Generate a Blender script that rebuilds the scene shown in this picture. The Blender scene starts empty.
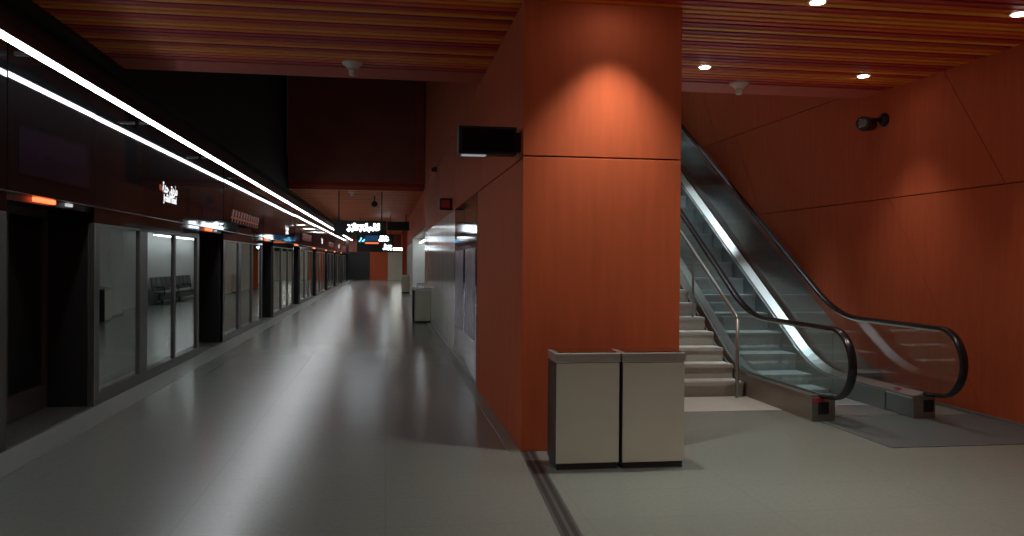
import bpy, bmesh, math, random
from mathutils import Vector, Matrix
random.seed(7)
sc = bpy.context.scene
COL = sc.collection

# ---------------------------------------------------------------- camera, world, exposure
F_PX, CAM_H = 820.0, 1.55
yaw, pitch, roll = math.atan(125/820), -0.0075, 0.0075
fw = Vector((math.sin(yaw)*math.cos(pitch), math.cos(yaw)*math.cos(pitch), math.sin(pitch)))
r0 = Vector((math.cos(yaw), -math.sin(yaw), 0)); u0 = r0.cross(fw)
rt = r0*math.cos(roll) + u0*math.sin(roll); up = -r0*math.sin(roll) + u0*math.cos(roll)
cd = bpy.data.cameras.new('camera'); cam = bpy.data.objects.new('camera', cd); COL.objects.link(cam)
M3 = Matrix((rt, up, -fw)).transposed().to_4x4(); M3.translation = Vector((0, 0, CAM_H))
cam.matrix_world = M3
cd.sensor_fit = 'HORIZONTAL'; cd.sensor_width = 36; cd.lens = 36*F_PX/1024; cd.clip_start = .05; cd.clip_end = 300
sc.camera = cam
w = bpy.data.worlds.new('world'); sc.world = w; w.use_nodes = True
w.node_tree.nodes['Background'].inputs[0].default_value = (.5, .55, .6, 1)
w.node_tree.nodes['Background'].inputs[1].default_value = 0.004
sc.view_settings.view_transform = 'Standard'; sc.view_settings.look = 'None'
sc.view_settings.gamma = 1; sc.view_settings.use_curve_mapping = False
sc.view_settings.exposure = 0.42
TUBE_L = 14.0            # radiance of the fluorescent line
SHAFT_W = 1050.0          # one narrow unseen fill spot added high in the shaft
SPOT_W = 112.0            # power of one ceiling downlight
sc.cycles.max_bounces = 8; sc.cycles.transparent_max_bounces = 24; sc.cycles.glossy_bounces = 5
sc.cycles.sample_clamp_indirect = 4
sc.cycles.use_denoising = True

# ---------------------------------------------------------------- materials
MAT = {}
def mat(name, col, rough=.5, metal=0, spec=.5, noise=0, nscale=8, bump=0, stretch=(1, 1, 1), emit=None, es=0, ior=1.5, bscale=None, coat=0):
    m = bpy.data.materials.new(name); m.use_nodes = True; nt = m.node_tree; b = nt.nodes['Principled BSDF']
    b.inputs['Base Color'].default_value = (*col, 1); b.inputs['Roughness'].default_value = rough
    b.inputs['Metallic'].default_value = metal; b.inputs['Specular IOR Level'].default_value = spec; b.inputs['IOR'].default_value = ior
    b.inputs['Coat Weight'].default_value = coat; b.inputs['Coat Roughness'].default_value = .05
    if noise or bump:
        tc = nt.nodes.new('ShaderNodeTexCoord'); mp = nt.nodes.new('ShaderNodeMapping'); mp.inputs['Scale'].default_value = stretch
        nt.links.new(tc.outputs['Object'], mp.inputs['Vector'])
        n = nt.nodes.new('ShaderNodeTexNoise'); n.inputs['Scale'].default_value = nscale; n.inputs['Detail'].default_value = 5
        nt.links.new(mp.outputs[0], n.inputs['Vector'])
        if noise:
            r = nt.nodes.new('ShaderNodeValToRGB'); r.color_ramp.elements[0].position = .3; r.color_ramp.elements[1].position = .7
            r.color_ramp.elements[0].color = (*[c*(1-noise) for c in col], 1); r.color_ramp.elements[1].color = (*[min(1, c*(1+noise)) for c in col], 1)
            nt.links.new(n.outputs['Fac'], r.inputs[0]); nt.links.new(r.outputs[0], b.inputs['Base Color'])
        if bump:
            bp = nt.nodes.new('ShaderNodeBump'); bp.inputs['Strength'].default_value = bump; bp.inputs['Distance'].default_value = .01
            nt.links.new(n.outputs['Fac'], bp.inputs['Height']); nt.links.new(bp.outputs[0], b.inputs['Normal'])
    if emit:
        b.inputs['Emission Color'].default_value = (*emit, 1); b.inputs['Emission Strength'].default_value = es
    MAT[name] = m; return m

def glass(name, tint, ior, rough=.0, gl=(1, 1, 1), extra=0.0):
    m = bpy.data.materials.new(name); m.use_nodes = True; nt = m.node_tree; nt.nodes.clear()
    o = nt.nodes.new('ShaderNodeOutputMaterial'); mx = nt.nodes.new('ShaderNodeMixShader')
    t = nt.nodes.new('ShaderNodeBsdfTransparent'); t.inputs[0].default_value = (*tint, 1)
    g = nt.nodes.new('ShaderNodeBsdfGlossy'); g.inputs['Roughness'].default_value = rough; g.inputs['Color'].default_value = (*gl, 1)
    f = nt.nodes.new('ShaderNodeFresnel'); f.inputs[0].default_value = ior
    a = nt.nodes.new('ShaderNodeMath'); a.operation = 'ADD'; a.inputs[1].default_value = extra; a.use_clamp = True
    # the same reflectance from both sides of the thin sheet
    geo = nt.nodes.new('ShaderNodeNewGeometry'); d = nt.nodes.new('ShaderNodeVectorMath'); d.operation = 'DOT_PRODUCT'
    nt.links.new(geo.outputs['Incoming'], d.inputs[0]); nt.links.new(geo.outputs['Normal'], d.inputs[1])
    ab = nt.nodes.new('ShaderNodeMath'); ab.operation = 'ABSOLUTE'; nt.links.new(d.outputs['Value'], ab.inputs[0])
    om = nt.nodes.new('ShaderNodeMath'); om.operation = 'SUBTRACT'; om.inputs[0].default_value = 1; nt.links.new(ab.outputs[0], om.inputs[1])
    pw = nt.nodes.new('ShaderNodeMath'); pw.operation = 'POWER'; pw.inputs[1].default_value = 5; nt.links.new(om.outputs[0], pw.inputs[0])
    r0_ = ((ior-1)/(ior+1))**2
    ml = nt.nodes.new('ShaderNodeMath'); ml.operation = 'MULTIPLY_ADD'; ml.inputs[1].default_value = 1-r0_; ml.inputs[2].default_value = r0_
    nt.links.new(pw.outputs[0], ml.inputs[0]); nt.links.new(ml.outputs[0], a.inputs[0]); nt.nodes.remove(f)
    nt.links.new(a.outputs[0], mx.inputs[0]); nt.links.new(t.outputs[0], mx.inputs[1]); nt.links.new(g.outputs[0], mx.inputs[2])
    nt.links.new(mx.outputs[0], o.inputs[0]); MAT[name] = m; return m

mat('panel_red', (.60, .125, .046), .7, noise=.07, nscale=3, stretch=(5, 5, .5), bump=.01, spec=.18)
mat('panel_back', (.07, .012, .008), .8)
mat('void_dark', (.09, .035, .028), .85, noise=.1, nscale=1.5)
mat('bulkhead_red', (.40, .14, .10), .8, noise=.08, nscale=2)
mat('margin_red', (.60, .11, .06), .6, noise=.05)
mat('slat_orange', (.96, .36, .03), .5, noise=.06)
mat('slat_amber', (.92, .22, .02), .5, noise=.06)
mat('slat_red', (.58, .028, .018), .5, noise=.06)
mat('slat_maroon', (.5, .05, .035), .5, noise=.06)
mat('slat_brick', (.82, .13, .03), .5, noise=.06)
mat('ceiling_board', (.5, .05, .03), .8)
mat('black_glass', (.006, .006, .007), .045, spec=.4, ior=1.42)
mat('black_metal', (.012, .012, .012), .4, noise=.1)
mat('black_matt', (.010, .009, .009), .8)
mat('frame_grey', (.12, .12, .115), .35, metal=.3)
mat('frame_light', (.35, .35, .34), .3, metal=.8)
mat('tunnel', (.02, .02, .02), .9, noise=.3, nscale=2)
mat('screen_off', (.014, .011, .02), .06, spec=.3)
mat('steel', (.8, .79, .76), .36, metal=1, noise=.06, nscale=12, stretch=(1, 1, 12))
mat('rail_steel', (.3, .3, .285), .35, metal=.6)
mat('steel_mirror', (.6, .58, .55), .12, metal=1)
mat('steel_dark', (.28, .28, .26), .35, metal=.85, noise=.08, nscale=10)
mat('alu_bright', (.72, .76, .76), .3, metal=.9, noise=.03)
mat('skirt', (.2, .23, .23), .35, metal=.6)
mat('side_clad', (.24, .225, .195), .4, metal=.3, noise=.05)
mat('step_metal', (.45, .53, .54), .42, metal=.55, noise=.08, nscale=60, stretch=(20, 1, 1))
mat('step_riser', (.38, .45, .46), .45, metal=.5)
mat('step_edge', (.75, .75, .7), .5)
mat('rubber', (.008, .008, .009), .25, spec=.6)
mat('bin_beige', (.64, .60, .485), .3, noise=.03, nscale=4, spec=.5, coat=.4)
mat('bin_dark', (.035, .036, .034), .35)
mat('white_plastic', (.75, .76, .72), .45)
mat('clad_white', (.66, .67, .62), .12, spec=.5, noise=.04, nscale=1.2, ior=1.6)
mat('clad_dark', (.03, .022, .024), .06, spec=.8, ior=1.6)
mat('poster', (.62, .57, .7), .25, noise=.35, nscale=5, stretch=(1, 3, 1))
mat('wall_pale', (.6, .62, .6), .5, noise=.03)
mat('wall_warm', (.62, .55, .45), .6, noise=.03)
mat('bench_black', (.012, .013, .015), .35)
mat('stone_tread', (.5, .5, .46), .45, noise=.08, nscale=40)
mat('stone_riser', (.42, .42, .37), .55, noise=.08, nscale=40)
mat('nosing', (.12, .12, .11), .6)
mat('trim_light', (.25, .265, .24), .3)
mat('drain', (.05, .05, .048), .5, metal=.4)
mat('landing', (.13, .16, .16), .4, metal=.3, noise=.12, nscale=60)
mat('tube_on', (1, 1, 1), .5, emit=(.93, .97, 1.0), es=TUBE_L)
mat('lens_on', (1, 1, 1), .5, emit=(1.0, .93, .86), es=25)
mat('panel_on', (1, 1, 1), .5, emit=(.82, .93, 1.0), es=40)
mat('niche_tube', (1, 1, 1), .5, emit=(.9, .97, 1.0), es=11)
mat('lamp_far', (1, 1, 1), .5, emit=(.95, 1, .93), es=14)
mat('glyph_white', (.1, .1, .1), .5, emit=(.85, .95, 1), es=6)
mat('glyph_dim', (.1, .1, .1), .5, emit=(.8, .8, .82), es=1.0)
mat('glyph_map', (.04, .03, .03), .5, spec=0, emit=(.75, .35, .3), es=.10)
mat('glyph_blue', (.05, .1, .2), .5, emit=(.15, .5, .85), es=2.0)
mat('glyph_orange', (.2, .05, .02), .5, emit=(.85, .2, .07), es=.8)
mat('map_line', (.1, .03, .02), .5, spec=0, emit=(.8, .16, .07), es=.15)
mat('lamp_red', (.3, .02, .01), .4, emit=(1, .10, .03), es=3.0)
mat('lamp_white_dim', (.4, .4, .4), .4, emit=(.7, .75, .75), es=.5)
mat('strip_dim', (.3, .3, .3), .4, emit=(.7, .75, .8), es=.25)
mat('red_face', (.25, .01, .02), .4, emit=(.6, .03, .05), es=.03)
mat('label_red', (.45, .02, .03), .5)
mat('camera_glass', (.15, .16, .16), .1)
glass('screen_glass', (.62, .66, .64), 1.95, extra=.32, gl=(.9, .95, .93))
glass('rail_glass', (.86, .93, .92), 1.5, extra=.03)

def floor_mat():
    m = bpy.data.materials.new('floor_stone'); m.use_nodes = True; nt = m.node_tree; b = nt.nodes['Principled BSDF']
    L = nt.links.new; N = nt.nodes.new
    tc = N('ShaderNodeTexCoord')
    n1 = N('ShaderNodeTexNoise'); n1.inputs['Scale'].default_value = 30; n1.inputs['Detail'].default_value = 2; L(tc.outputs['Object'], n1.inputs['Vector'])
    n2 = N('ShaderNodeTexNoise'); n2.inputs['Scale'].default_value = .9; n2.inputs['Detail'].default_value = 4; L(tc.outputs['Object'], n2.inputs['Vector'])
    r = N('ShaderNodeValToRGB'); r.color_ramp.elements[0].position = .35; r.color_ramp.elements[1].position = .65
    r.color_ramp.elements[0].color = (.212, .232, .206, 1); r.color_ramp.elements[1].color = (.230, .252, .224, 1); L(n1.outputs['Fac'], r.inputs[0])
    br = N('ShaderNodeTexBrick'); br.inputs['Scale'].default_value = 1; br.inputs['Brick Width'].default_value = 1.2; br.inputs['Row Height'].default_value = .6
    br.inputs['Mortar Size'].default_value = .004; br.offset = 0
    br.inputs['Color1'].default_value = (1, 1, 1, 1); br.inputs['Color2'].default_value = (.975, .975, .975, 1); br.inputs['Mortar'].default_value = (.86, .86, .86, 1)
    L(tc.outputs['Object'], br.inputs['Vector'])
    mx = N('ShaderNodeMix'); mx.data_type = 'RGBA'; mx.blend_type = 'MULTIPLY'; mx.inputs[0].default_value = 1
    L(r.outputs[0], mx.inputs[6]); L(br.outputs['Color'], mx.inputs[7]); L(mx.outputs[2], b.inputs['Base Color'])
    rr = N('ShaderNodeMapRange'); rr.inputs['To Min'].default_value = .22; rr.inputs['To Max'].default_value = .23; L(n2.outputs['Fac'], rr.inputs[0]); L(rr.outputs[0], b.inputs['Roughness'])
    b.inputs['Specular IOR Level'].default_value = .36
    MAT['floor_stone'] = m
floor_mat()

# ---------------------------------------------------------------- mesh helpers
class MB:
    def __init__(s): s.bm = bmesh.new(); s.mi = 0
    def box(s, x0, x1, y0, y1, z0, z1, mi=0, bev=0):
        b = bmesh.new() if bev else s.bm
        vs = [b.verts.new((x, y, z)) for x in (x0, x1) for y in (y0, y1) for z in (z0, z1)]
        for f in ((0, 1, 3, 2), (4, 6, 7, 5), (0, 4, 5, 1), (2, 3, 7, 6), (0, 2, 6, 4), (1, 5, 7, 3)):
            fc = b.faces.new([vs[i] for i in f]); fc.material_index = mi
        if bev:
            bmesh.ops.bevel(b, geom=b.edges[:], offset=bev, segments=2, affect='EDGES', profile=.5)
            for f in b.faces: f.material_index = mi
            me = bpy.data.meshes.new('t'); b.to_mesh(me); b.free(); s.bm.from_mesh(me); bpy.data.meshes.remove(me)
        return s
    def prism(s, pts, axis, a, b_, mi=0):
        """closed outline pts (2D) extruded along axis 'X' (pts are y,z), 'Y' (x,z) or 'Z' (x,y)"""
        def P(p, t):
            return {'X': (t, p[0], p[1]), 'Y': (p[0], t, p[1]), 'Z': (p[0], p[1], t)}[axis]
        v0 = [s.bm.verts.new(P(p, a)) for p in pts]; v1 = [s.bm.verts.new(P(p, b_)) for p in pts]; n = len(pts)
        fs = [s.bm.faces.new(v0), s.bm.faces.new(v1[::-1])]
        for i in range(n): fs.append(s.bm.faces.new((v0[i], v1[i], v1[(i+1) % n], v0[(i+1) % n])))
        for f in fs: f.material_index = mi
        return s
    def strip(s, lower, upper, x0, x1, mi=0):
        """band between two polylines (y,z) of equal length, thick from x0 to x1 (quads only)"""
        A = [[s.bm.verts.new((x, *p)) for p in l] for x in (x0, x1) for l in (lower, upper)]
        l0, u0_, l1, u1 = A; n = len(lower)
        def q(*v): f = s.bm.faces.new(v); f.material_index = mi
        for i in range(n-1):
            q(l0[i], l0[i+1], u0_[i+1], u0_[i]); q(l1[i], u1[i], u1[i+1], l1[i+1])
            q(l0[i], l1[i], l1[i+1], l0[i+1]); q(u0_[i], u0_[i+1], u1[i+1], u1[i])
        q(l0[0], u0_[0], u1[0], l1[0]); q(l0[-1], l1[-1], u1[-1], u0_[-1])
        return s
    def tube(s, pts, r, seg=10, mi=0, prof=None, upv=None, cap=True):
        pts = [Vector(p) for p in pts]; rings = []
        for i, p in enumerate(pts):
            t = ((pts[min(i+1, len(pts)-1)] - pts[max(i-1, 0)])).normalized()
            a = Vector(upv) if upv else (Vector((0, 0, 1)) if abs(t.z) < .9 else Vector((1, 0, 0)))
            sx = t.cross(a).normalized(); sy = sx.cross(t).normalized()
            rr = r[i] if isinstance(r, (list, tuple)) else r
            if prof: ring = [p + sx*q[0] + sy*q[1] for q in prof]
            else: ring = [p + sx*rr*math.cos(2*math.pi*k/seg) + sy*rr*math.sin(2*math.pi*k/seg) for k in range(seg)]
            rings.append([s.bm.verts.new(q) for q in ring])
        n = len(rings[0])
        for a_, b_ in zip(rings, rings[1:]):
            for k in range(n):
                f = s.bm.faces.new((a_[k], a_[(k+1) % n], b_[(k+1) % n], b_[k])); f.material_index = mi; f.smooth = True
        if cap:
            for rg in (rings[0][::-1], rings[-1]): f = s.bm.faces.new(rg); f.material_index = mi
        return s
    def lathe(s, cx, cy, prof, seg=24, mi=0):
        rings = [[s.bm.verts.new((cx + r*math.cos(2*math.pi*k/seg), cy + r*math.sin(2*math.pi*k/seg), z)) for k in range(seg)] for r, z in prof]
        for a_, b_ in zip(rings, rings[1:]):
            for k in range(seg):
                f = s.bm.faces.new((a_[k], a_[(k+1) % seg], b_[(k+1) % seg], b_[k])); f.material_index = mi; f.smooth = True
        s.bm.faces.new(rings[0][::-1]).material_index = mi; s.bm.faces.new(rings[-1]).material_index = mi
        return s
    def build(s, name, mats, parent=None, loc=None):
        if isinstance(mats, str): mats = [mats]
        bmesh.ops.recalc_face_normals(s.bm, faces=s.bm.faces[:])
        me = bpy.data.meshes.new(name); s.bm.to_mesh(me); s.bm.free()
        for m in mats: me.materials.append(MAT[m])
        o = bpy.data.objects.new(name, me); COL.objects.link(o)
        if parent: o.parent = parent; o.matrix_parent_inverse = Matrix()
        if loc: o.location = loc
        return o
def thing(name, label, cat, loc=(0, 0, 0), group=None, rz=0):
    o = bpy.data.objects.new(name, None); COL.objects.link(o); o.location = loc; o.rotation_euler.z = rz
    o.empty_display_size = .1
    o['label'] = label; o['category'] = cat
    if group: o['group'] = group
    return o
def tag(o, label, cat, group=None):
    o['label'] = label; o['category'] = cat
    if group: o['group'] = group
    return o
def struct(o): o['kind'] = 'structure'; return o
def relabel(o, label): o['label'] = label; return o
def copy_tree(o, parent=None):
    c = o.copy(); COL.objects.link(c); c.parent = parent
    for ch in list(o.children): copy_tree(ch, c)
    return c

# ---------------------------------------------------------------- dimensions
XS, XW, XC, XR = -3.03, 1.09, 2.435, 6.05        # screen wall, platform wall, right face of the block, right wall
YC, YE, YB, YF = 6.60, 9.80, 25.3, 67.0          # column front, end of near ceiling, bulkhead, far wall
ZC, ZJ, ZV = 3.69, 2.40, 8.2                     # ceiling, panel joint, top of the void

# ---------------------------------------------------------------- structure
struct(MB().box(XS-.6, XR, -4, YF, -.2, 0).build('floor', 'floor_stone'))
# the near ceiling: board, margin, slats
def slat_ceiling(name, y0, y1, x0, x1, margin0, margin1, seed, mk=None):
    random.seed(seed)
    c = struct(MB().box(x0, x1, y0, y1, ZC+.13, ZC+.23).build(name, 'ceiling_board'))
    if margin1: MB().box(x0, x1, y1-margin1, y1, ZC, ZC+.129).build('ceiling_margin', 'margin_red', c)
    if margin0: MB().box(x0, x1, y0, y0+margin0, ZC, ZC+.129).build('ceiling_margin', 'margin_red', c)
    m = MB(); y = y0+margin0+.03; k = 0
    seq = [0, 1, 4, 2, 0, 3, 1, 0, 2, 4, 0, 1, 2, 3, 4, 0, 2, 1]
    while y < y1-margin1-.05:
        m.box(x0, x1, y, y+.075, ZC, ZC+.12, seq[k % len(seq)]); y += .118; k += 1
    m.build('ceiling_slats', ['slat_orange', 'slat_amber', 'slat_red', 'slat_maroon', 'slat_brick'], c)
    return c
slat_ceiling('ceiling', -4, YE, -2.93, XR, 0, .52, 1)
slat_ceiling('ceiling', YB, YF, -2.93, XW, .15, .15, 5)
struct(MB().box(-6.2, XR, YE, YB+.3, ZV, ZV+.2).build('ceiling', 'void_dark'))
# soffit over the screen doors and the dark wall above it
m = MB(); m.box(XS-.15, -2.935, -4, YF, 3.62, ZC+.23); m.box(XS-.15, XS-.0, YE-.1, YB+.3, ZC+.23, ZV)
struct(m.build('wall_left', 'black_matt'))
# bulkhead at the far side of the void and back of the shaft over the stairs
struct(MB().box(-2.95, .86, YB, YB+.25, ZC+.235, ZV).build('wall_bulkhead', 'bulkhead_red'))
struct(MB().box(.86, XW, YB-.25, YB+.25, ZC+.235, ZV).build('trim_1', 'margin_red'))
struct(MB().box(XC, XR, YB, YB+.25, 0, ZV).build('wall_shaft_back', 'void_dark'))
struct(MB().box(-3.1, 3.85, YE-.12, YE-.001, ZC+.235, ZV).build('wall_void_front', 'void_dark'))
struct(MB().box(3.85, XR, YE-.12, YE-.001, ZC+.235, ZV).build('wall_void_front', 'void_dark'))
# right wall with raked panel joints
wr = struct(MB().box(XR+.03, XR+.25, -4, YB+.25, 0, ZV).build('wall_right', 'panel_back'))
g = .006
rows = [(0.0, 2.36), (2.36, 3.80), (3.80, 5.24), (5.24, 6.68), (6.68, ZV)]
for ri, (za, zb) in enumerate(rows):
    off = {0: 8.02, 1: 7.30}.get(ri, 7.3+.9*ri)
    if ri == 0: base = 7.55      # joint foot on the floor; it leans away from the viewer going up
    else: base = off
    run = (zb-za)*(.70)
    js = [base + k*5.4 for k in range(-3, 5)]
    js = [-99] + js + [99]
    for a, b in zip(js, js[1:]):
        f = lambda y: max(-4, min(YB, y))
        lo0, lo1, hi0, hi1 = f(a+g), f(b-g), f(a+run+g), f(b+run-g)
        if lo1-lo0 < .01 and hi1-hi0 < .01: continue
        pts = [(lo0, za+g), (lo1, za+g), (hi1, zb-g), (hi0, zb-g)]
        if hi1-hi0 < .01: continue
        MB().prism(pts, 'X', XR, XR+.029).build('wall_panel', 'panel_red', wr)
struct(MB().box(XR-.012, XR-.0005, -4, 9.28, 0, .03).build('baseboard_right', 'trim_light'))

# central block: the column face and the platform wall
wm = struct(MB().box(XW+.02, XC-.02, YC+.02, YE-.125, 0, ZC-.002)
            .box(XW+.02, XC-.02, YE-.125, 24.0, 0, ZV).box(XC-.6, XC-.02, 24.0, 35.6, 0, ZC)
            .box(XW+.001, XC-.6, 24.0, YB-.26, 2.55, ZV).box(XW+.001, XC-.6, YB-.26, 35.6, 2.55, ZC).build('wall_middle', 'panel_back'))
def wp(x0, x1, y0, y1, z0, z1, m='panel_red', nm='wall_panel'):
    return MB().box(x0, x1, y0, y1, z0, z1, 0, .003).build(nm, m, wm)
wp(XW, XC, YC, YC+.02, .004, ZJ+.015-g); wp(XW, XC, YC, YC+.02, ZJ+.015+g, ZC-.003)              # front
for (ya, yb) in ((YC+.022, 10.0),):
    wp(XW, XW+.02, ya, yb, .004, ZJ-g)
for (ya, yb) in ((YC+.022, 9.66), (9.68, 13.4), (13.42, 17.1), (17.12, 20.8), (20.82, 24.0)):
    wp(XW, XW+.02, ya, yb, ZJ+g, ZC-.003)
for (ya, yb) in ((9.68, 13.4), (13.42, 17.1), (17.12, 20.8), (20.82, 24.0)):
    wp(XW, XW+.02, ya, yb, ZC+g, 6.0-g); wp(XW, XW+.02, ya, yb, 6+g, ZV-.01)
wp(XC-.02, XC, YC+.022, YE-.13, .004, ZJ-g); wp(XC-.02, XC, YC+.022, YE-.13, ZJ+g, ZC-.003)
for k in range(5):
    ya = YE-.12+k*3.1; wp(XC-.02, XC, ya, min(ya+3.09, YB), .004, ZJ-g); wp(XC-.02, XC, ya, min(ya+3.09, YB), ZJ+g, ZV-.01)
# glossy white glass cladding
y = 13.32
while y < 23.95:
    wp(XW-.004, XW+.018, y, min(y+1.18, 24.0), .05, ZJ-g, 'clad_white', 'glass_panel'); y += 1.19
MB().box(XW, XW+.018, 10.0, 24.0, .003, .049).build('kick_strip', 'steel_dark', wm)
for (ya, yb) in ((10.005, 11.62), (11.64, 13.31)):
    p = wp(XW-.004, XW+.018, ya, yb, .05, ZJ-g, 'clad_dark', 'map_panel'); p['label'] = 'dark glass panel with a pale lilac map'
    MB().box(XW-.007, XW-.0045, ya+.16, yb-.16, .55, 1.72).build('map_sheet', 'poster', p)
wp(XW-.0, XW+.0009, 24.002, 35.6, 2.56, ZC-.003)
# niche
MB().box(XC-.62, XC-.605, 24.0, 35.59, 0, 2.548).build('niche_back', 'wall_pale', wm)
MB().box(XW+.001, XC-.601, 35.6, 35.9, 0, 2.548).build('niche_return', 'wall_pale', wm)
MB().box(XW+.02, XC-.625, 23.98, 24.03, 0, 2.548).build('niche_return', 'wall_pale', wm)
MB().box(XW+.012, XC-.625, 24.04, 35.59, 2.50, 2.545).build('niche_ceiling', 'wall_warm', wm)
struct(MB().box(XW+.001, XC, 35.9, 48.0, 0, 2.35).build('wall_platform_far', 'wall_warm'))
struct(MB().box(XW+.001, XC, 35.6, YF, 2.551, ZC+.2).box(XW+.001, XC, 35.9, 48, 2.35, 2.55).build('wall_platform_upper', 'panel_red'))
struct(MB().box(XC, XC+.1, 48, YF, 0, 3.9).build('wall_far_side', 'wall_warm'))
# far end of the platform
struct(MB().box(-1.36, .07, YF, YF+.2, 0, 2.25).build('wall_far', 'panel_red'))
struct(MB().box(.07, XC+.1, YF, YF+.2, 0, 2.25).build('wall_far', 'wall_warm'))
struct(MB().box(-1.36, XC+.1, YF-.02, YF+.2, 2.25, 3.9).box(-3.2, -1.36, YF-.02, YF+.2, 2.25, 3.9).build('wall_far', 'bulkhead_red'))
struct(MB().box(-3.2, -1.36, YF+.01, YF+.15, 0, 2.25).build('door_far', 'black_metal'))
struct(MB().box(.2, XC, 60, YF-.03, 2.5, 2.549).build('ceiling_low', 'wall_warm'))
# behind the camera, behind the screen doors
struct(MB().box(-3.2, XR+.2, -4.2, -4, 0, ZC+.2).build('wall_back', 'panel_red'))
struct(MB().box(-6.4, -6.2, -6, YF, -1.2, ZV).build('wall_tunnel', 'tunnel'))
struct(MB().box(-6.2, XS-.6, -6, YF, -1.3, -1.1).build('floor_track', 'tunnel'))
struct(MB().box(-6.2, XS-.15, -6, YF, 3.9, 4.0).build('ceiling_tunnel', 'tunnel'))
# floor trims
struct(MB().box(.99, XW-.0005, YC, 24, 0, .006).build('trim_2', 'trim_light'))
m = MB()
for (a, b, z0, z1, mi) in ((0, .125, 0, .003, 0), (.02, .05, .003, .005, 1), (.075, .105, .003, .005, 1)):
    m.prism([(.985+a-.25, -.5), (.985+b-.25, -.5), (1.085+b, YC-.01), (1.085+a, YC-.01)], 'Z', z0, z1, mi)
struct(m.build('trim_3', ['frame_grey', 'drain']))
struct(MB().box(XS+.02, XS+.36, -4, YF, 0, .003).build('trim_4', 'trim_light'))
struct(MB().box(2.6, 4.15, 8.15, 9.04, 0, .004).build('trim_5', 'stone_tread'))

# ---------------------------------------------------------------- platform screen
PER, BAY, Y0 = 6.85, 4.85, 9.15
REC = .45
def edges(n): return Y0 + n*PER, Y0 + n*PER + BAY     # glazed bay n
def ordinal(n):
    return ['nearest', 'second', 'third', 'fourth', 'fifth', 'sixth', 'seventh', 'eighth', 'ninth', 'tenth'][n]
bay0 = None
def make_bay(n):
    ya, yb = edges(n)
    t = thing('platform_screen', '', 'glass screen', (XS, ya, 0), 'fixed glass screens along the platform edge')
    L = yb-ya
    f = MB()
    for (a, b) in ((0, .16), (1.60, 1.93), (3.27, 3.36), (L-.16, L)): f.box(-.06, 0, a, b, .0, 1.925, 0, .004)
    f.box(-.06, .001, .16, L-.16, 0, .12); f.box(-.06, .0, .16, L-.16, 1.90, 1.925)
    f.build('frame', 'frame_grey', t)
    MB().box(-.061, .002, 0, .02, .0, 1.925).build('frame_edge', 'frame_light', t)
    for (a, b) in ((.16, 1.60), (1.93, 3.27), (3.36, L-.16)): MB().box(-.035, -.025, a, b, .12, 1.90).build('glass_pane', 'screen_glass', t)
    MB().box(-REC, -.062, -.012, .0, 0, 2.085).build('side_panel', 'black_metal', t)
    MB().box(-REC, -.062, L, L+.012, 0, 2.085).build('side_panel', 'black_metal', t)
    MB().box(-.07, -.004, 0, L, 1.926, 2.085).build('top_rail', 'black_glass', t)
    return t
def make_door(n):      # the door recess that follows bay n
    ya = edges(n)[1]; yb = edges(n+1)[0]; W = yb-ya
    t = thing('platform_door', '', 'sliding door', (XS, ya, 0), 'sliding doors of the platform screen')
    for s in (0, 1):
        a, b = (.015, W/2-.004) if s == 0 else (W/2+.004, W-.015)
        lf = MB()
        for (p, q) in ((a, a+.09), (b-.09, b)): lf.box(-REC-.04, -REC, p, q, 0.01, 2.05)
        lf.box(-REC-.04, -REC, a+.09, b-.09, .01, .25); lf.box(-REC-.04, -REC, a+.09, b-.09, 1.97, 2.05)
        lo = lf.build('door_leaf', 'frame_grey', t)
        MB().box(-REC-.025, -REC-.015, a+.09, b-.09, .25, 1.97).build('glass_pane', 'screen_glass', lo)
    MB().box(-REC-.05, -.06, .013, W-.013, 2.055, 2.088).build('lintel', 'black_metal', t)
    MB().box(-.030, .004, W*.27, W*.49, 2.045, 2.085, 0, .006).build('signal_lamp', 'lamp_red', t)
    MB().box(-.03, .0, W*.64, W*.70, 2.05, 2.08).build('indicator', 'lamp_white_dim', t)
    MB().box(-.06, -.036, 0.013, W-.013, 2.03, 2.088).build('lamp_rail', 'black_metal', t)
    MB().box(-REC-.01, .0, .013, W-.013, .0, .004).build('threshold', 'steel_dark', t)
    return t
bays = range(-1, 8)
b0 = make_bay(0); d0 = make_door(-1)
desc_bay = {-1: 'end of a glass platform screen at the left edge of the photo',
            0: 'nearest whole glass screen, mirroring the bench and a bin',
            1: 'glass screen just behind the nearest whole one, right after the first black recess',
            2: 'third glass screen along the platform, under a lit name on the header',
            3: 'fourth glass screen along the platform, level with the seating niche',
            4: 'fifth glass screen counted from the front', 5: 'sixth glass screen counted from the front',
            6: 'seventh glass screen counted from the front', 7: 'last small glass screen before the black end door'}
desc_door = {-1: 'black sliding door in the recess at the far left, orange lamp above it',
             0: 'recessed sliding doors between the nearest and the next whole glass screen',
             1: 'recessed sliding doors between the second and third glass screens',
             2: 'recessed sliding doors between the third and fourth glass screens',
             3: 'recessed sliding doors between the fourth and fifth glass screens',
             4: 'recessed sliding doors between the fifth and sixth glass screens',
             5: 'recessed sliding doors between the sixth and seventh glass screens',
             6: 'recessed sliding doors just before the last glass screen'}
for n in bays:
    o = b0 if n == 0 else copy_tree(b0)
    o.location = (XS, edges(n)[0], 0); o['label'] = desc_bay[n]
for n in desc_door:
    o = d0 if n == -1 else copy_tree(d0)
    o.location = (XS, edges(n)[1], 0); o['label'] = desc_door[n]

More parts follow.
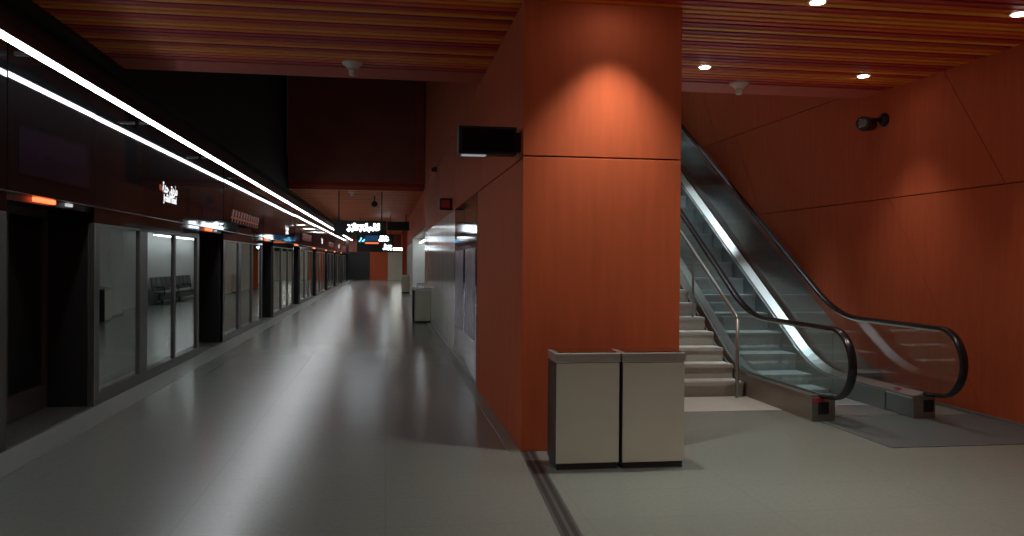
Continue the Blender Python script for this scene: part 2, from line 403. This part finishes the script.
# glossy header of separate panels above bays and doors
hd = thing('screen_header', 'glossy black header band running above all the glass screens and doors', 'header', (XS, 0, 2.10))
MB().box(-.12, -.02, -3.95, YF, 0.03, 1.51).build('backing', 'black_metal', hd)
MB().box(-.035, .006, -3.95, YF, -.008, -.001).build('bottom_seam', 'frame_light', hd)
random.seed(11)
def hpanel(ya, yb, lit):
    m = MB(); L = yb-ya-.012
    m.box(-.018, 0, -L/2, L/2, .0, 1.35)
    o = m.build('header_panel', 'black_glass', hd, (0, (ya+yb)/2, 0))
    o.rotation_euler = (0, random.uniform(-.004, .004), random.uniform(-.003, .003))
    return o
from itertools import chain
ARAB = {'طريق': '\uFEC3\uFEAE\uFEF3\uFED6', 'جدة': '\uFE9F\uFEAA\uFE93'}
def text_part(s, size, mtl, parent, loc, rot, name):
    cu = bpy.data.curves.new(name, 'FONT'); cu.body = s; cu.size = size; cu.extrude = .001; cu.offset = .006*size/.2; cu.align_x = 'CENTER'
    tmp = bpy.data.objects.new('tmp', cu); COL.objects.link(tmp)
    dg = bpy.context.evaluated_depsgraph_get(); me = bpy.data.meshes.new_from_object(tmp.evaluated_get(dg))
    bpy.data.objects.remove(tmp); me.materials.clear(); me.materials.append(MAT[mtl])
    o = bpy.data.objects.new(name, me); COL.objects.link(o); o.parent = parent; o.location = loc; o.rotation_euler = rot
    return o
RX = (math.pi/2, 0, math.pi/2)      # text on a face that looks to +X, reading towards +Y
arabic = (ARAB['طريق'] + ' ' + ARAB['جدة'])[::-1]
for n in range(-1, 8):
    ya, yb = edges(n); yd = edges(n+1)[0]
    p = hpanel(ya if n > -1 else -3.95, yb, True)
    if n >= 0 and n % 2 == 0:
        c = 12.25 - (9.15+14.0)/2
        text_part(arabic, .20, 'glyph_dim', p, (.003, c-.08, .375), RX, 'station_name')
        text_part('Jeddah Road', .135, 'glyph_dim', p, (.003, c-.08, .25), RX, 'station_name')
        MB().box(.001, .003, c-.64, c-.52, .38, .46, 0).build('line_mark', 'map_line', p)
    elif n >= 1:
        m = MB()
        m.box(.001, .003, -1.7, 1.7, .27, .30, 0)
        for k in range(11):
            yy = -1.6+k*.32
            m.tube([(.003, yy, .27), (.003, yy+.16, .44)], .018, 5, 1); m.tube([(.003, yy+.05, .27), (.003, yy-.04, .19)], .010, 5, 1)
        m.build('line_map', ['map_line', 'glyph_map'], p)
    if n < 7:
        q = hpanel(yb, yd, False)
        s = MB().box(.001, .006, -.80, .80, .16, .56).build('display_screen', 'screen_off', q)
s = None

# ---------------------------------------------------------------- line of fluorescent light
def light_run(y0, y1, label):
    t = thing('linear_light', label, 'light', (-2.76, y0, 3.17), 'lines of white light along the platform screen')
    L = y1-y0; n = int(L/1.2)
    m = MB()
    for k in range(n): m.box(-.036, .036, L*k/n, L*(k+1)/n, -.015, .0)
    m.build('diffuser', 'tube_on', t)
    MB().box(-.045, .045, 0, L, .001, .08).build('housing', 'black_metal', t)
    k = .8
    while k < L: MB().box(-.245, -.045, k, k+.05, .03, .06).build('bracket', 'steel_dark', t); k += 3.4
    return t
light_run(-3.8, 47.5, 'long white fluorescent line running above the near glass screens')
light_run(49.0, 66.5, 'shorter far white fluorescent line beyond the gap in the run')

# ---------------------------------------------------------------- ceiling downlights (the lamp's light belongs to each)
def downlight(x, y, label, dim=1.0):
    t = thing('downlight', label, 'light', (x, y, ZC-.004), 'round downlights in the slatted ceiling')
    m = MB(); seg = 24
    m.lathe(0, 0, [(.075, .0), (.078, .004), (.078, .010), (.06, .010)], seg); m.build('ring', 'white_plastic', t)
    MB().lathe(0, 0, [(.052, -.006), (.056, -.001), (.056, .002)], seg).build('lens', 'lens_on', t)
    ld = bpy.data.lights.new('downlight_lamp', 'SPOT'); ld.energy = SPOT_W*dim; ld.color = (1, .95, .87)
    ld.spot_size = math.radians(84); ld.spot_blend = 1.0; ld.shadow_soft_size = .04
    lo = bpy.data.objects.new('downlight_lamp', ld); COL.objects.link(lo); lo.parent = t; lo.location = (0, 0, -.02)
    return t
for (x, y, l) in ((3.46, 6.26, 'round downlight at the very top of the photo, nearer of the two left ones'),
                  (5.30, 6.26, 'round downlight at the top right corner, closest to the red wall'),
                  (3.41, 8.54, 'small round downlight just right of the orange column'),
                  (5.33, 8.62, 'round downlight near the ceiling end, above the escalator foot'),
                  (1.80, 6.21, 'downlight in the ceiling right in front of the orange column'),
                  (1.80, 3.95, 'downlight two steps in front of the column, over the open floor'),
                  (3.46, 3.95, 'downlight in the row before the one at the column, middle of three'),
                  ):
    downlight(x, y, l, .42 if x > 5 else 1.0)      # the lamps by the red wall are dimmer

# ---------------------------------------------------------------- detectors
def detector(x, y, z, label, s=1):
    t = thing('ceiling_detector', label, 'detector', (x, y, z), 'white detectors under the ceilings')
    MB().lathe(0, 0, [(.115*s, -.0), (.11*s, -.022*s), (.075*s, -.045*s), (.05*s, -.075*s)][::-1]).build('base', 'white_plastic', t)
    MB().lathe(0, 0, [(.05*s, -.076*s), (.038*s, -.10*s), (.038*s, -.135*s), (.02*s, -.145*s)][::-1]).build('head', 'white_plastic', t)
detector(-.38, 9.03, ZC, 'white detector under the ceiling edge over the platform')
detector(4.10, 9.20, ZC, 'white detector under the ceiling edge over the escalator')
detector(-1.1, 26.0, ZC, 'small detector under the far lower ceiling behind the void', .9)

# ---------------------------------------------------------------- black projecting box sign on the column corner
t = thing('projecting_sign', 'black box sign jutting left from the orange column corner', 'sign', (0, 6.68, 0))
MB().box(.57, 1.05, 0, .14, 2.43, 2.66, 0, .006).build('casing', 'black_metal', t)
MB().box(1.05, XW, .03, .11, 2.46, 2.62).build('bracket', 'black_metal', t)
MB().box(.60, .80, .02, .12, 2.424, 2.429).build('light_strip', 'strip_dim', t)
MB().box(.60, 1.03, -.004, -.001, 2.455, 2.64).build('face', 'black_glass', t)

# ---------------------------------------------------------------- cctv camera
t = thing('security_camera', 'black security camera on a wall arm above the escalator', 'camera', (XR, 9.3, 3.33))
m = MB(); m.tube([(0, 0, 0), (-.035, 0, 0)], .085, 16); m.tube([(-.035, 0, 0), (-.07, 0, 0)], [.085, .05], 16); m.build('wall_mount', 'black_metal', t)
MB().tube([(-.05, 0, 0), (-.14, -.01, 0), (-.19, -.02, -.03)], .022, 10).build('arm', 'black_metal', t)
MB().tube([(-.14, .09, -.045), (-.15, .07, -.045), (-.36, -.12, -.075), (-.38, -.14, -.078), (-.40, -.16, -.08)], [.05, .082, .092, .09, .075], 18).build('housing', 'black_metal', t)
MB().tube([(-.40, -.16, -.08), (-.415, -.175, -.082)], [.06, .045], 16).build('lens', 'camera_glass', t)
MB().box(-.43, -.405, -.16, -.10, -.13, -.03, 0, .004).build('glass_window', 'white_plastic', t)

def dome(x, y, z, label):
    t = thing('dome_camera', label, 'camera', (x, y, z), 'small cameras on the platform wall')
    MB().tube([(0, 0, 0), (-.06, 0, 0)], .055, 14).build('base', 'black_metal', t)
    MB().tube([(-.06, 0, 0), (-.09, 0, -.02), (-.11, 0, -.05)], [.05, .05, .025], 14).build('dome', 'black_glass', t)
dome(XW, 18.5, 3.62, 'small dark camera high on the wall above the white cladding')

# ---------------------------------------------------------------- red square beacon
t = thing('alarm_beacon', 'small dark box with a red face on the wall before the white panels', 'alarm', (XW, 13.9, 2.53))
MB().box(-.22, -.0, 0, .1, -.11, .09, 0, .01).build('casing', 'black_metal', t)
MB().box(-.185, -.045, -.004, -.0005, -.075, .055).build('red_face', 'red_face', t)

# ---------------------------------------------------------------- hanging signs
def glyphs(m, x0, x1, z0, z1, y, n, seed, mi=0, r=None):
    random.seed(seed); wd = (x1-x0)/n; h = z1-z0; r = r or h*.085
    for k in range(n):
        a = x0+k*wd+wd*.1; b = a+wd*.85
        base = [(a, y, z0+h*.35), (a+wd*.25, y, z0+h*random.uniform(.1, .3)), (a+wd*.5, y, z0+h*random.uniform(.3, .5)), (b, y, z0+h*random.uniform(.25, .9))]
        m.tube(base, r, 6, mi)
        if random.random() < .7: m.tube([(a+wd*.3, y, z0+h*.7), (a+wd*.42, y, z0+h*.82)], r*1.2, 6, mi)
        if random.random() < .5: m.tube([(b-wd*.2, y, z0+h*.3), (b-wd*.15, y, z0+h)], r, 6, mi)
def hang_sign(x0, x1, z0, z1, y, label, lit):
    t = thing('hanging_sign', label, 'sign', ((x0+x1)/2, y, ZC), 'hanging signs over the platform')
    ox = (x0+x1)/2
    MB().box(x0-ox, x1-ox, -.06, .06, z0-ZC, z1-ZC, 0, .01).build('casing', 'black_metal', t)
    for xx in (x0+.15, x1-.15):
        MB().tube([(xx-ox, 0, z1-ZC), (xx-ox, 0, 0)], .018, 8).build('hanger_rod', 'black_metal', t)
    if lit: lit(t, ox)
    return t
def lit1(t, ox):
    m = MB(); glyphs(m, -1.22-ox, -.24-ox, 2.42-ZC, 2.70-ZC, -.066, 8, 3, r=.036); m.build('lit_writing', 'glyph_white', t)
hang_sign(-1.62, -.02, 2.33, 2.78, 25.7, 'black hanging sign with one row of bright white writing', lit1)
def lit2(t, ox):
    m = MB(); glyphs(m, -1.42-ox, -1.12-ox, 2.42-ZC, 2.80-ZC, -.066, 2, 5, r=.04); m.build('blue_symbol', 'glyph_blue', t)
    m = MB(); glyphs(m, -.42-ox, .08-ox, 2.50-ZC, 2.82-ZC, -.066, 4, 8, r=.035); glyphs(m, -.2-ox, .26-ox, 2.06-ZC, 2.4-ZC, -.066, 4, 9, r=.035); m.build('lit_writing', 'glyph_white', t)
    MB().box(-1.1-ox, -.42-ox, -.066, -.061, 2.40-ZC, 2.49-ZC).build('orange_line', 'glyph_orange', t)
    MB().box(-1.1-ox, -.45-ox, -.066, -.061, 2.55-ZC, 2.82-ZC).build('blue_field', 'screen_blue', t)
mat('screen_blue', (.01, .03, .08), .4, emit=(.01, .06, .16), es=.5)
hang_sign(-1.5, .32, 2.0, 2.88, 42, 'black hanging sign with blue symbol, orange line and two rows of writing', lit2)
hang_sign(.0, 1.0, 2.95, 3.35, 38, 'dark unlit hanging box to the right of the lit signs', None)

# small hanging camera cluster below the far ceiling
t = thing('pendant_speaker', 'dark pendant speaker hanging between the far signs and the ceiling', 'speaker', (-.42, 27.5, ZC))
MB().tube([(0, 0, 0), (0, 0, -.22)], .02, 8).build('rod', 'black_metal', t)
MB().tube([(0, -.16, -.27), (0, .14, -.25)], [.10, .07], 14).build('horn', 'black_metal', t)

for x, y, l in ((-1.0, 50, 'added fill lamp over the far platform, nearest of three'), (-1.0, 56, 'added fill lamp over the far platform, middle of three'), (-1.0, 62, 'added fill lamp over the far platform, last of three')):  # lamps added to brighten the far end of the platform
    t = thing('far_fill_lamp', l, 'light', (x, y, ZC-.01), 'added fill lamps under the far ceiling')
    MB().box(-.3, .3, -.3, .3, -.05, .0, 0, .01).build('housing', 'white_plastic', t)
    MB().box(-.26, .26, -.26, .26, -.062, -.051).build('diffuser', 'niche_tube', t)
# far soffit lamps and post
for x, l in ((.62, 'left of the two round bright lamps at the far end'), (1.18, 'right of the two round bright lamps at the far end')):
    t = thing('soffit_lamp', l, 'light', (x, 60.6, 2.495), 'round bright lamps at the far end')
    MB().lathe(0, 0, [(.22, -.16), (.25, -.12), (.25, 0)]).build('diffuser', 'lamp_far', t)
t = thing('square_post', 'slim orange post at the far right, behind the smaller bin', 'post', (.98, 46.3, 0))
MB().box(-.14, .1, -.12, .12, .03, 2.6, 0, .01).box(-.14, .1, -.12, .12, 2.6, ZC).build('shaft', 'panel_red', t)
MB().box(-.15, .105, -.13, .13, .0, .029).build('foot', 'steel_dark', t)

# lamps that light the niche and the far end
t = thing('niche_light', 'white strip light above the bench in the wall niche', 'light', (1.42, 28.4, 2.33))
MB().box(-.04, .04, 0, 7.0, 0, .028).build('diffuser', 'niche_tube', t)
MB().box(-.05, .05, 0, 7.0, .029, .05).box(-.01, .01, 1, 1.03, .05, .169).box(-.01, .01, 6, 6.03, .05, .169).build('housing', 'black_metal', t)

# ---------------------------------------------------------------- bench in the niche
t = thing('bench', 'black row of seats in the wall niche beyond the white cladding', 'bench', (1.42, 28.9, 0))
n = 9; W = .62
for k in range(n):
    y = k*W
    MB().box(-.22, .2, y+.03, y+W-.03, .40, .44, 0, .012).build('seat', 'bench_black', t)
    MB().prism([(.20, .46), (.23, .46), (.31, .93), (.28, .93)], 'Y', y+.03, y+W-.03).build('backrest', 'bench_black', t)
MB().box(-.03, .05, 0, n*W, .16, .395).build('beam', 'bench_black', t)
for k in (0.4, n*W/2, n*W-.4):
    MB().box(-.02, .04, k-.03, k+.03, .02, .33).box(-.22, .24, k-.03, k+.03, 0, .02).build('leg', 'bench_black', t)
for k in (0, 3, 6, 9):
    MB().box(-.18, .16, k*W-.015, k*W+.015, .60, .63).box(-.18, -.15, k*W-.015, k*W+.015, .33, .60).build('armrest', 'bench_black', t)

# ---------------------------------------------------------------- recycling bins
def make_bin():
    t = thing('litter_bin', '', 'bin', (0, 0, 0), 'beige steel litter bins')
    w, d, h = .49, .31, .876
    MB().box(.01, w-.01, .02, d-.01, 0, .045).build('plinth', 'bin_dark', t)
    MB().box(0, w, .012, d, .046, h-.075, 0, .004).build('body', 'bin_dark', t)
    MB().box(.004, w-.004, .0, .011, .05, h-.078, 0, .003).build('front_door', 'bin_beige', t)
    f = MB(); f.box(-.003, w+.003, -.006, d, h-.072, h-.006, 0, .003); f.build('lid_band', 'steel', t)
    l = MB().box(.02, w-.02, .02, d-.01, h-.005, h+.006, 0, .003).build('lid', 'steel_mirror', t)
    return t
b = make_bin(); b.location = (1.245, 5.96, 0); b['label'] = 'left of the two beige litter bins in front of the orange column'
c = copy_tree(b); c.location = (1.245+.506, 5.945, 0); c['label'] = 'right of the two beige litter bins in front of the column, nearer the stairs'
c = copy_tree(b); c.location = (.70, 20.62, 0); c.rotation_euler.z = 0; c.scale = (.79, .9, 1); MB().box(-.006, -.001, .03, .29, .05, .79, 0, .001).build('side_panel', 'bin_beige', c)
c['label'] = 'beige litter bin by the white glass cladding down the platform, the front one of two'
c = copy_tree(b); c.location = (.64, 21.62, 0); c.rotation_euler.z = -math.pi/2; c['label'] = 'beige litter bin right behind another one by the white glass cladding, facing the tracks'
c = copy_tree(b); c.location = (.70, 40.0, 0); c.scale = (.79, .9, 1); c['label'] = 'small far litter bin before the orange post'

# ---------------------------------------------------------------- stairs
st = thing('staircase', 'pale stone stairs rising between the orange column and the escalator', 'stairs', (0, 9.05, 0))
NS, RI, TR = 27, .168, .30
m = MB(); m2 = MB(); m3 = MB(); xl, xr = XC+.012, 4.13
for k in range(NS):
    y = k*TR
    m.box(xl, xr, y, (k+1)*TR+.02 if k < NS-1 else 16.1, (k+1)*RI-.035, (k+1)*RI)
    m2.box(xl, xr, y+.018, y+.04, k*RI-(.035 if k else 0)+.001, (k+1)*RI-.036)
    m3.box(xl+.05, xr-.05, y+.03, y+.06, (k+1)*RI+.0005, (k+1)*RI+.002)
m.build('treads', 'stone_tread', st); m2.build('risers', 'stone_riser', st); m3.build('nosings', 'nosing', st)

hr = thing('stair_handrail', 'slim steel handrail on posts along the right side of the stone stairs', 'handrail', (4.0, 8.95, 0))
sl = RI/TR
MB().tube([(0, 0, .90), (0, .03, .935), (0, .06, .96)] + [(0, .06+k, .96+k*sl) for k in range(1, 8)], .021, 10).build('rail', 'rail_steel', hr)
MB().tube([(0, 0, .0), (0, 0, .91)], .021, 10).build('post', 'rail_steel', hr)
for k in range(1, 6):
    y = 1.40*k; zb = (int((y-.1)/TR)+1)*RI
    MB().tube([(0, y, zb+.001), (0, y, .955+(y-.06)*sl-.02)], .016, 8).build('post', 'rail_steel', hr)

# ---------------------------------------------------------------- escalator
es = thing('escalator', 'steel and glass escalator rising beside the red wall', 'escalator', (0, 0, 0))
SL = .587; YT = 22.0
def ramp(y, y0, b=.45):
    if y < y0-b: return 0
    if y > y0+b: return SL*(y-y0)
    return SL*(y-y0+b)**2/(4*b)
def line(z0, y0, ya, yb=YT):
    ys = [ya] + [y for y in (round(ya+.02+.12*k, 3) for k in range(400)) if ya < y < min(yb, y0+.8)] + [y for y in (y0+.8+1.2*k for k in range(20)) if ya < y < yb] + [yb]
    ys = sorted(set(ys)); return [(y, z0+ramp(y, y0)) for y in ys]
XL0, XL1, XR0, XR1 = 4.145, 4.41, 5.24, 5.50
GL = {4.30: 'left', 5.40: 'right'}
for side, (xa, xb, xg) in (('left', (XL0, XL1, 4.265)), ('right', (XR0, XR1, 5.40))):
    YN = 7.55
    top = line(.245, 9.5, YN); bot = [(y, max(0.0, z-.95) if y > 9.9 else 0.0) for y, z in top]
    # cladding body and bright deck on top
    MB().strip(bot, [(y, z-.018) for y, z in top], xa+.004, xb-.004).build('side_cladding', 'side_clad' if side == 'left' else 'skirt', es)
    xo, xi = (xa, xb) 
    deck = MB()
    dk = [(y, z-.017) for y, z in top]
    # inner deck slopes towards the steps
    rings = []
    for (y, z) in top:
        if side == 'left': sec = [(xg+.02, z+.012), (xb, z-.02), (xb, z-.035), (xg+.02, z-.016)]
        else: sec = [(xa, z-.03), (xg-.02, z+.022), (xg-.02, z-.016), (xa, z-.045)]
        rings.append([deck.bm.verts.new((x, y, zz)) for x, zz in sec])
    for a_, b_ in zip(rings, rings[1:]):
        for k in range(4): deck.bm.faces.new((a_[k], a_[(k+1) % 4], b_[(k+1) % 4], b_[k]))
    deck.bm.faces.new(rings[0][::-1]); deck.bm.faces.new(rings[-1])
    deck.build('inner_deck', 'alu_bright', es)
    if side == 'left': MB().strip([(y, z-.016) for y, z in top], [(y, z+.006) for y, z in top], xa, xg-.02).build('outer_deck', 'steel_dark', es)
    else: MB().strip([(y, z-.016) for y, z in top], [(y, z+.006) for y, z in top], xg+.02, xb).build('outer_deck', 'steel_dark', es)
    # newel box end with the dark handrail inlet
    e = MB().box(xa-.004, xb-.03, YN-.03, YN, .0, .235, 0, .004).build('newel_box', 'steel_dark', es)
    MB().box(xg-.055, xg+.055, YN-.034, YN-.0305, .07, .19, 0).build('handrail_inlet', 'black_matt', e)
    if side == 'left': MB().box(xa-.002, xa+.12, YN-.033, YN-.0305, .195, .229).build('red_label', 'label_red', e)
    else: MB().box(xa+.04, xa+.09, YN+.3, YN+.36, .252, .262).build('red_label', 'label_red', e)
    if side == 'right':
        MB().box(XR0-.002, XR0-.0005, 8.05, 8.25, .13, .19).build('maker_plate', 'alu_bright', e)
    # handrail line and glass
    zt, R = .92, .325
    yc = 7.02+R
    arc = [(yc - R*math.sin(a), (zt-R) + R*math.cos(a)) for a in [math.pi*k/16 for k in range(0, 17)]]
    upper = line(zt, 9.22, yc+.02)
    path = [(YN+.02, zt-2*R+.0-.02)] + arc[::-1] + upper
    path = [(xg, y, z) for y, z in path]
    prof = [(.040, -.006), (.043, .008), (.036, .022), (.018, .028), (-.018, .028), (-.036, .022), (-.043, .008), (-.040, -.006), (-.02, -.012), (.02, -.012)]
    MB().tube(path, 0, prof=[(-b_, a_) for a_, b_ in prof], upv=(1, 0, 0)).build('handrail', 'rubber', es)
    # a bright guide under the handrail
    MB().tube([(xg, y, z-.02) for y, z in upper] , .011, 8).build('handrail_guide', 'alu_bright', es)
    # glass: quads between deck line and handrail line
    ys = [p[0] for p in upper]
    lo = [(y, .245+ramp(y, 9.5)+.0) for y in ys]; hi = [(y, z-.02) for y, z in upper]
    gm = MB(); gm.strip([(y, z) for y, z in lo if y > 0], hi, xg-.006, xg+.006)
    # rounded newel end of the glass
    fan = [(yc+.02, .262)] + [(yc - (R-.02)*math.sin(a), (zt-R) + (R-.02)*math.cos(a)) for a in [math.pi*k/16 for k in range(16, -1, -1)]] + [(yc+.02, zt-.02)]
    gm.prism(fan, 'X', xg-.006, xg+.006)
    gm.build('glass_balustrade', 'rail_glass', es)
    # skirt beside the steps
    sx = XL1 if side == 'left' else XR0
    MB().strip([(y, max(-.02, z-.245-.16)) for y, z in line(.245, 9.5, 8.0)], [(y, z-.03) for y, z in line(.245, 9.5, 8.0)], sx-.004 if side == 'left' else sx-.008, sx+.008 if side == 'left' else sx+.004).build('skirt', 'skirt', es)
# steps
XA, XB = XL1+.012, XR0-.012
yk, step = 8.30, .40
yss = [8.30+.40*k for k in range(-0, 34)]
def stepz(y): return ramp(y+.2, 9.45, .55)
first = None
for k, y in enumerate(yss):
    z = stepz(y) + .012; zp = (stepz(yss[k-1])+.012) if k else .0
    m = MB(); m.box(XA, XB, y, y+.40, z-.03, z, 0)
    if z-zp > .02:
        m.box(XA, XB, y+.004, y+.02, max(-.01, zp-.02), z-.03, 1)
        for q in range(20):
            xx = XA+.01+q*(XB-XA-.02)/20; m.box(xx, xx+.018, y-.002, y+.004, zp+.001, z-.03, 1)
    m.box(XA, XB, y-.001, y+.012, z, z+.002, 2)
    m.build('step', ['step_metal', 'step_riser', 'step_edge'], es)
MB().box(XA, XB, 7.75, 8.295, .001, .014).build('comb_plate', 'alu_bright', es)
MB().strip([(y, z-.45) for y, z in line(0, 9.45, 9.7)], [(y, z-.36) for y, z in line(0, 9.45, 9.7)], XL0+.01, XR1-.01).build('truss', 'black_matt', es)
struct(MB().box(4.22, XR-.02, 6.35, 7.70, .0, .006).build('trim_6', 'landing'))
# in-fill between balustrade and wall
m = MB(); tp = line(.20, 9.5, 9.3)
m.strip([(y, z-.06) for y, z in tp], tp, XR1+.003, XR-.003)
m.build('wall_infill', 'steel_dark', es)

# unseen narrow spots added high in the shaft to brighten the escalator and stairs
for x, y, l in ((4.75, 10.6, 'added unseen spotlight high over the foot of the escalator'), (4.75, 13.2, 'second added unseen spotlight high over the escalator'),
                (4.75, 15.8, 'third added unseen spotlight high over the escalator'), (4.75, 18.4, 'highest added unseen spotlight over the escalator'),
                (3.3, 11.9, 'added unseen spotlight high over the lower stairs'), (3.3, 15.2, 'added unseen spotlight high over the upper stairs')):
    t = thing('shaft_fill_spot', l, 'light', (x, y, ZV-.004), 'added fill spotlights high in the escalator shaft')
    MB().lathe(0, 0, [(.11, -.12), (.12, -.11), (.12, .0)]).build('can', 'black_metal', t)
    MB().lathe(0, 0, [(.085, -.128), (.09, -.121)]).build('lens', 'lens_on', t)
    ld = bpy.data.lights.new('shaft_fill_lamp', 'SPOT'); ld.energy = SHAFT_W; ld.color = (.82, .95, 1.0)
    ld.spot_size = math.radians(25); ld.spot_blend = .5; ld.shadow_soft_size = .08
    lo = bpy.data.objects.new('shaft_fill_lamp', ld); COL.objects.link(lo); lo.parent = t; lo.location = (0, 0, -.14)
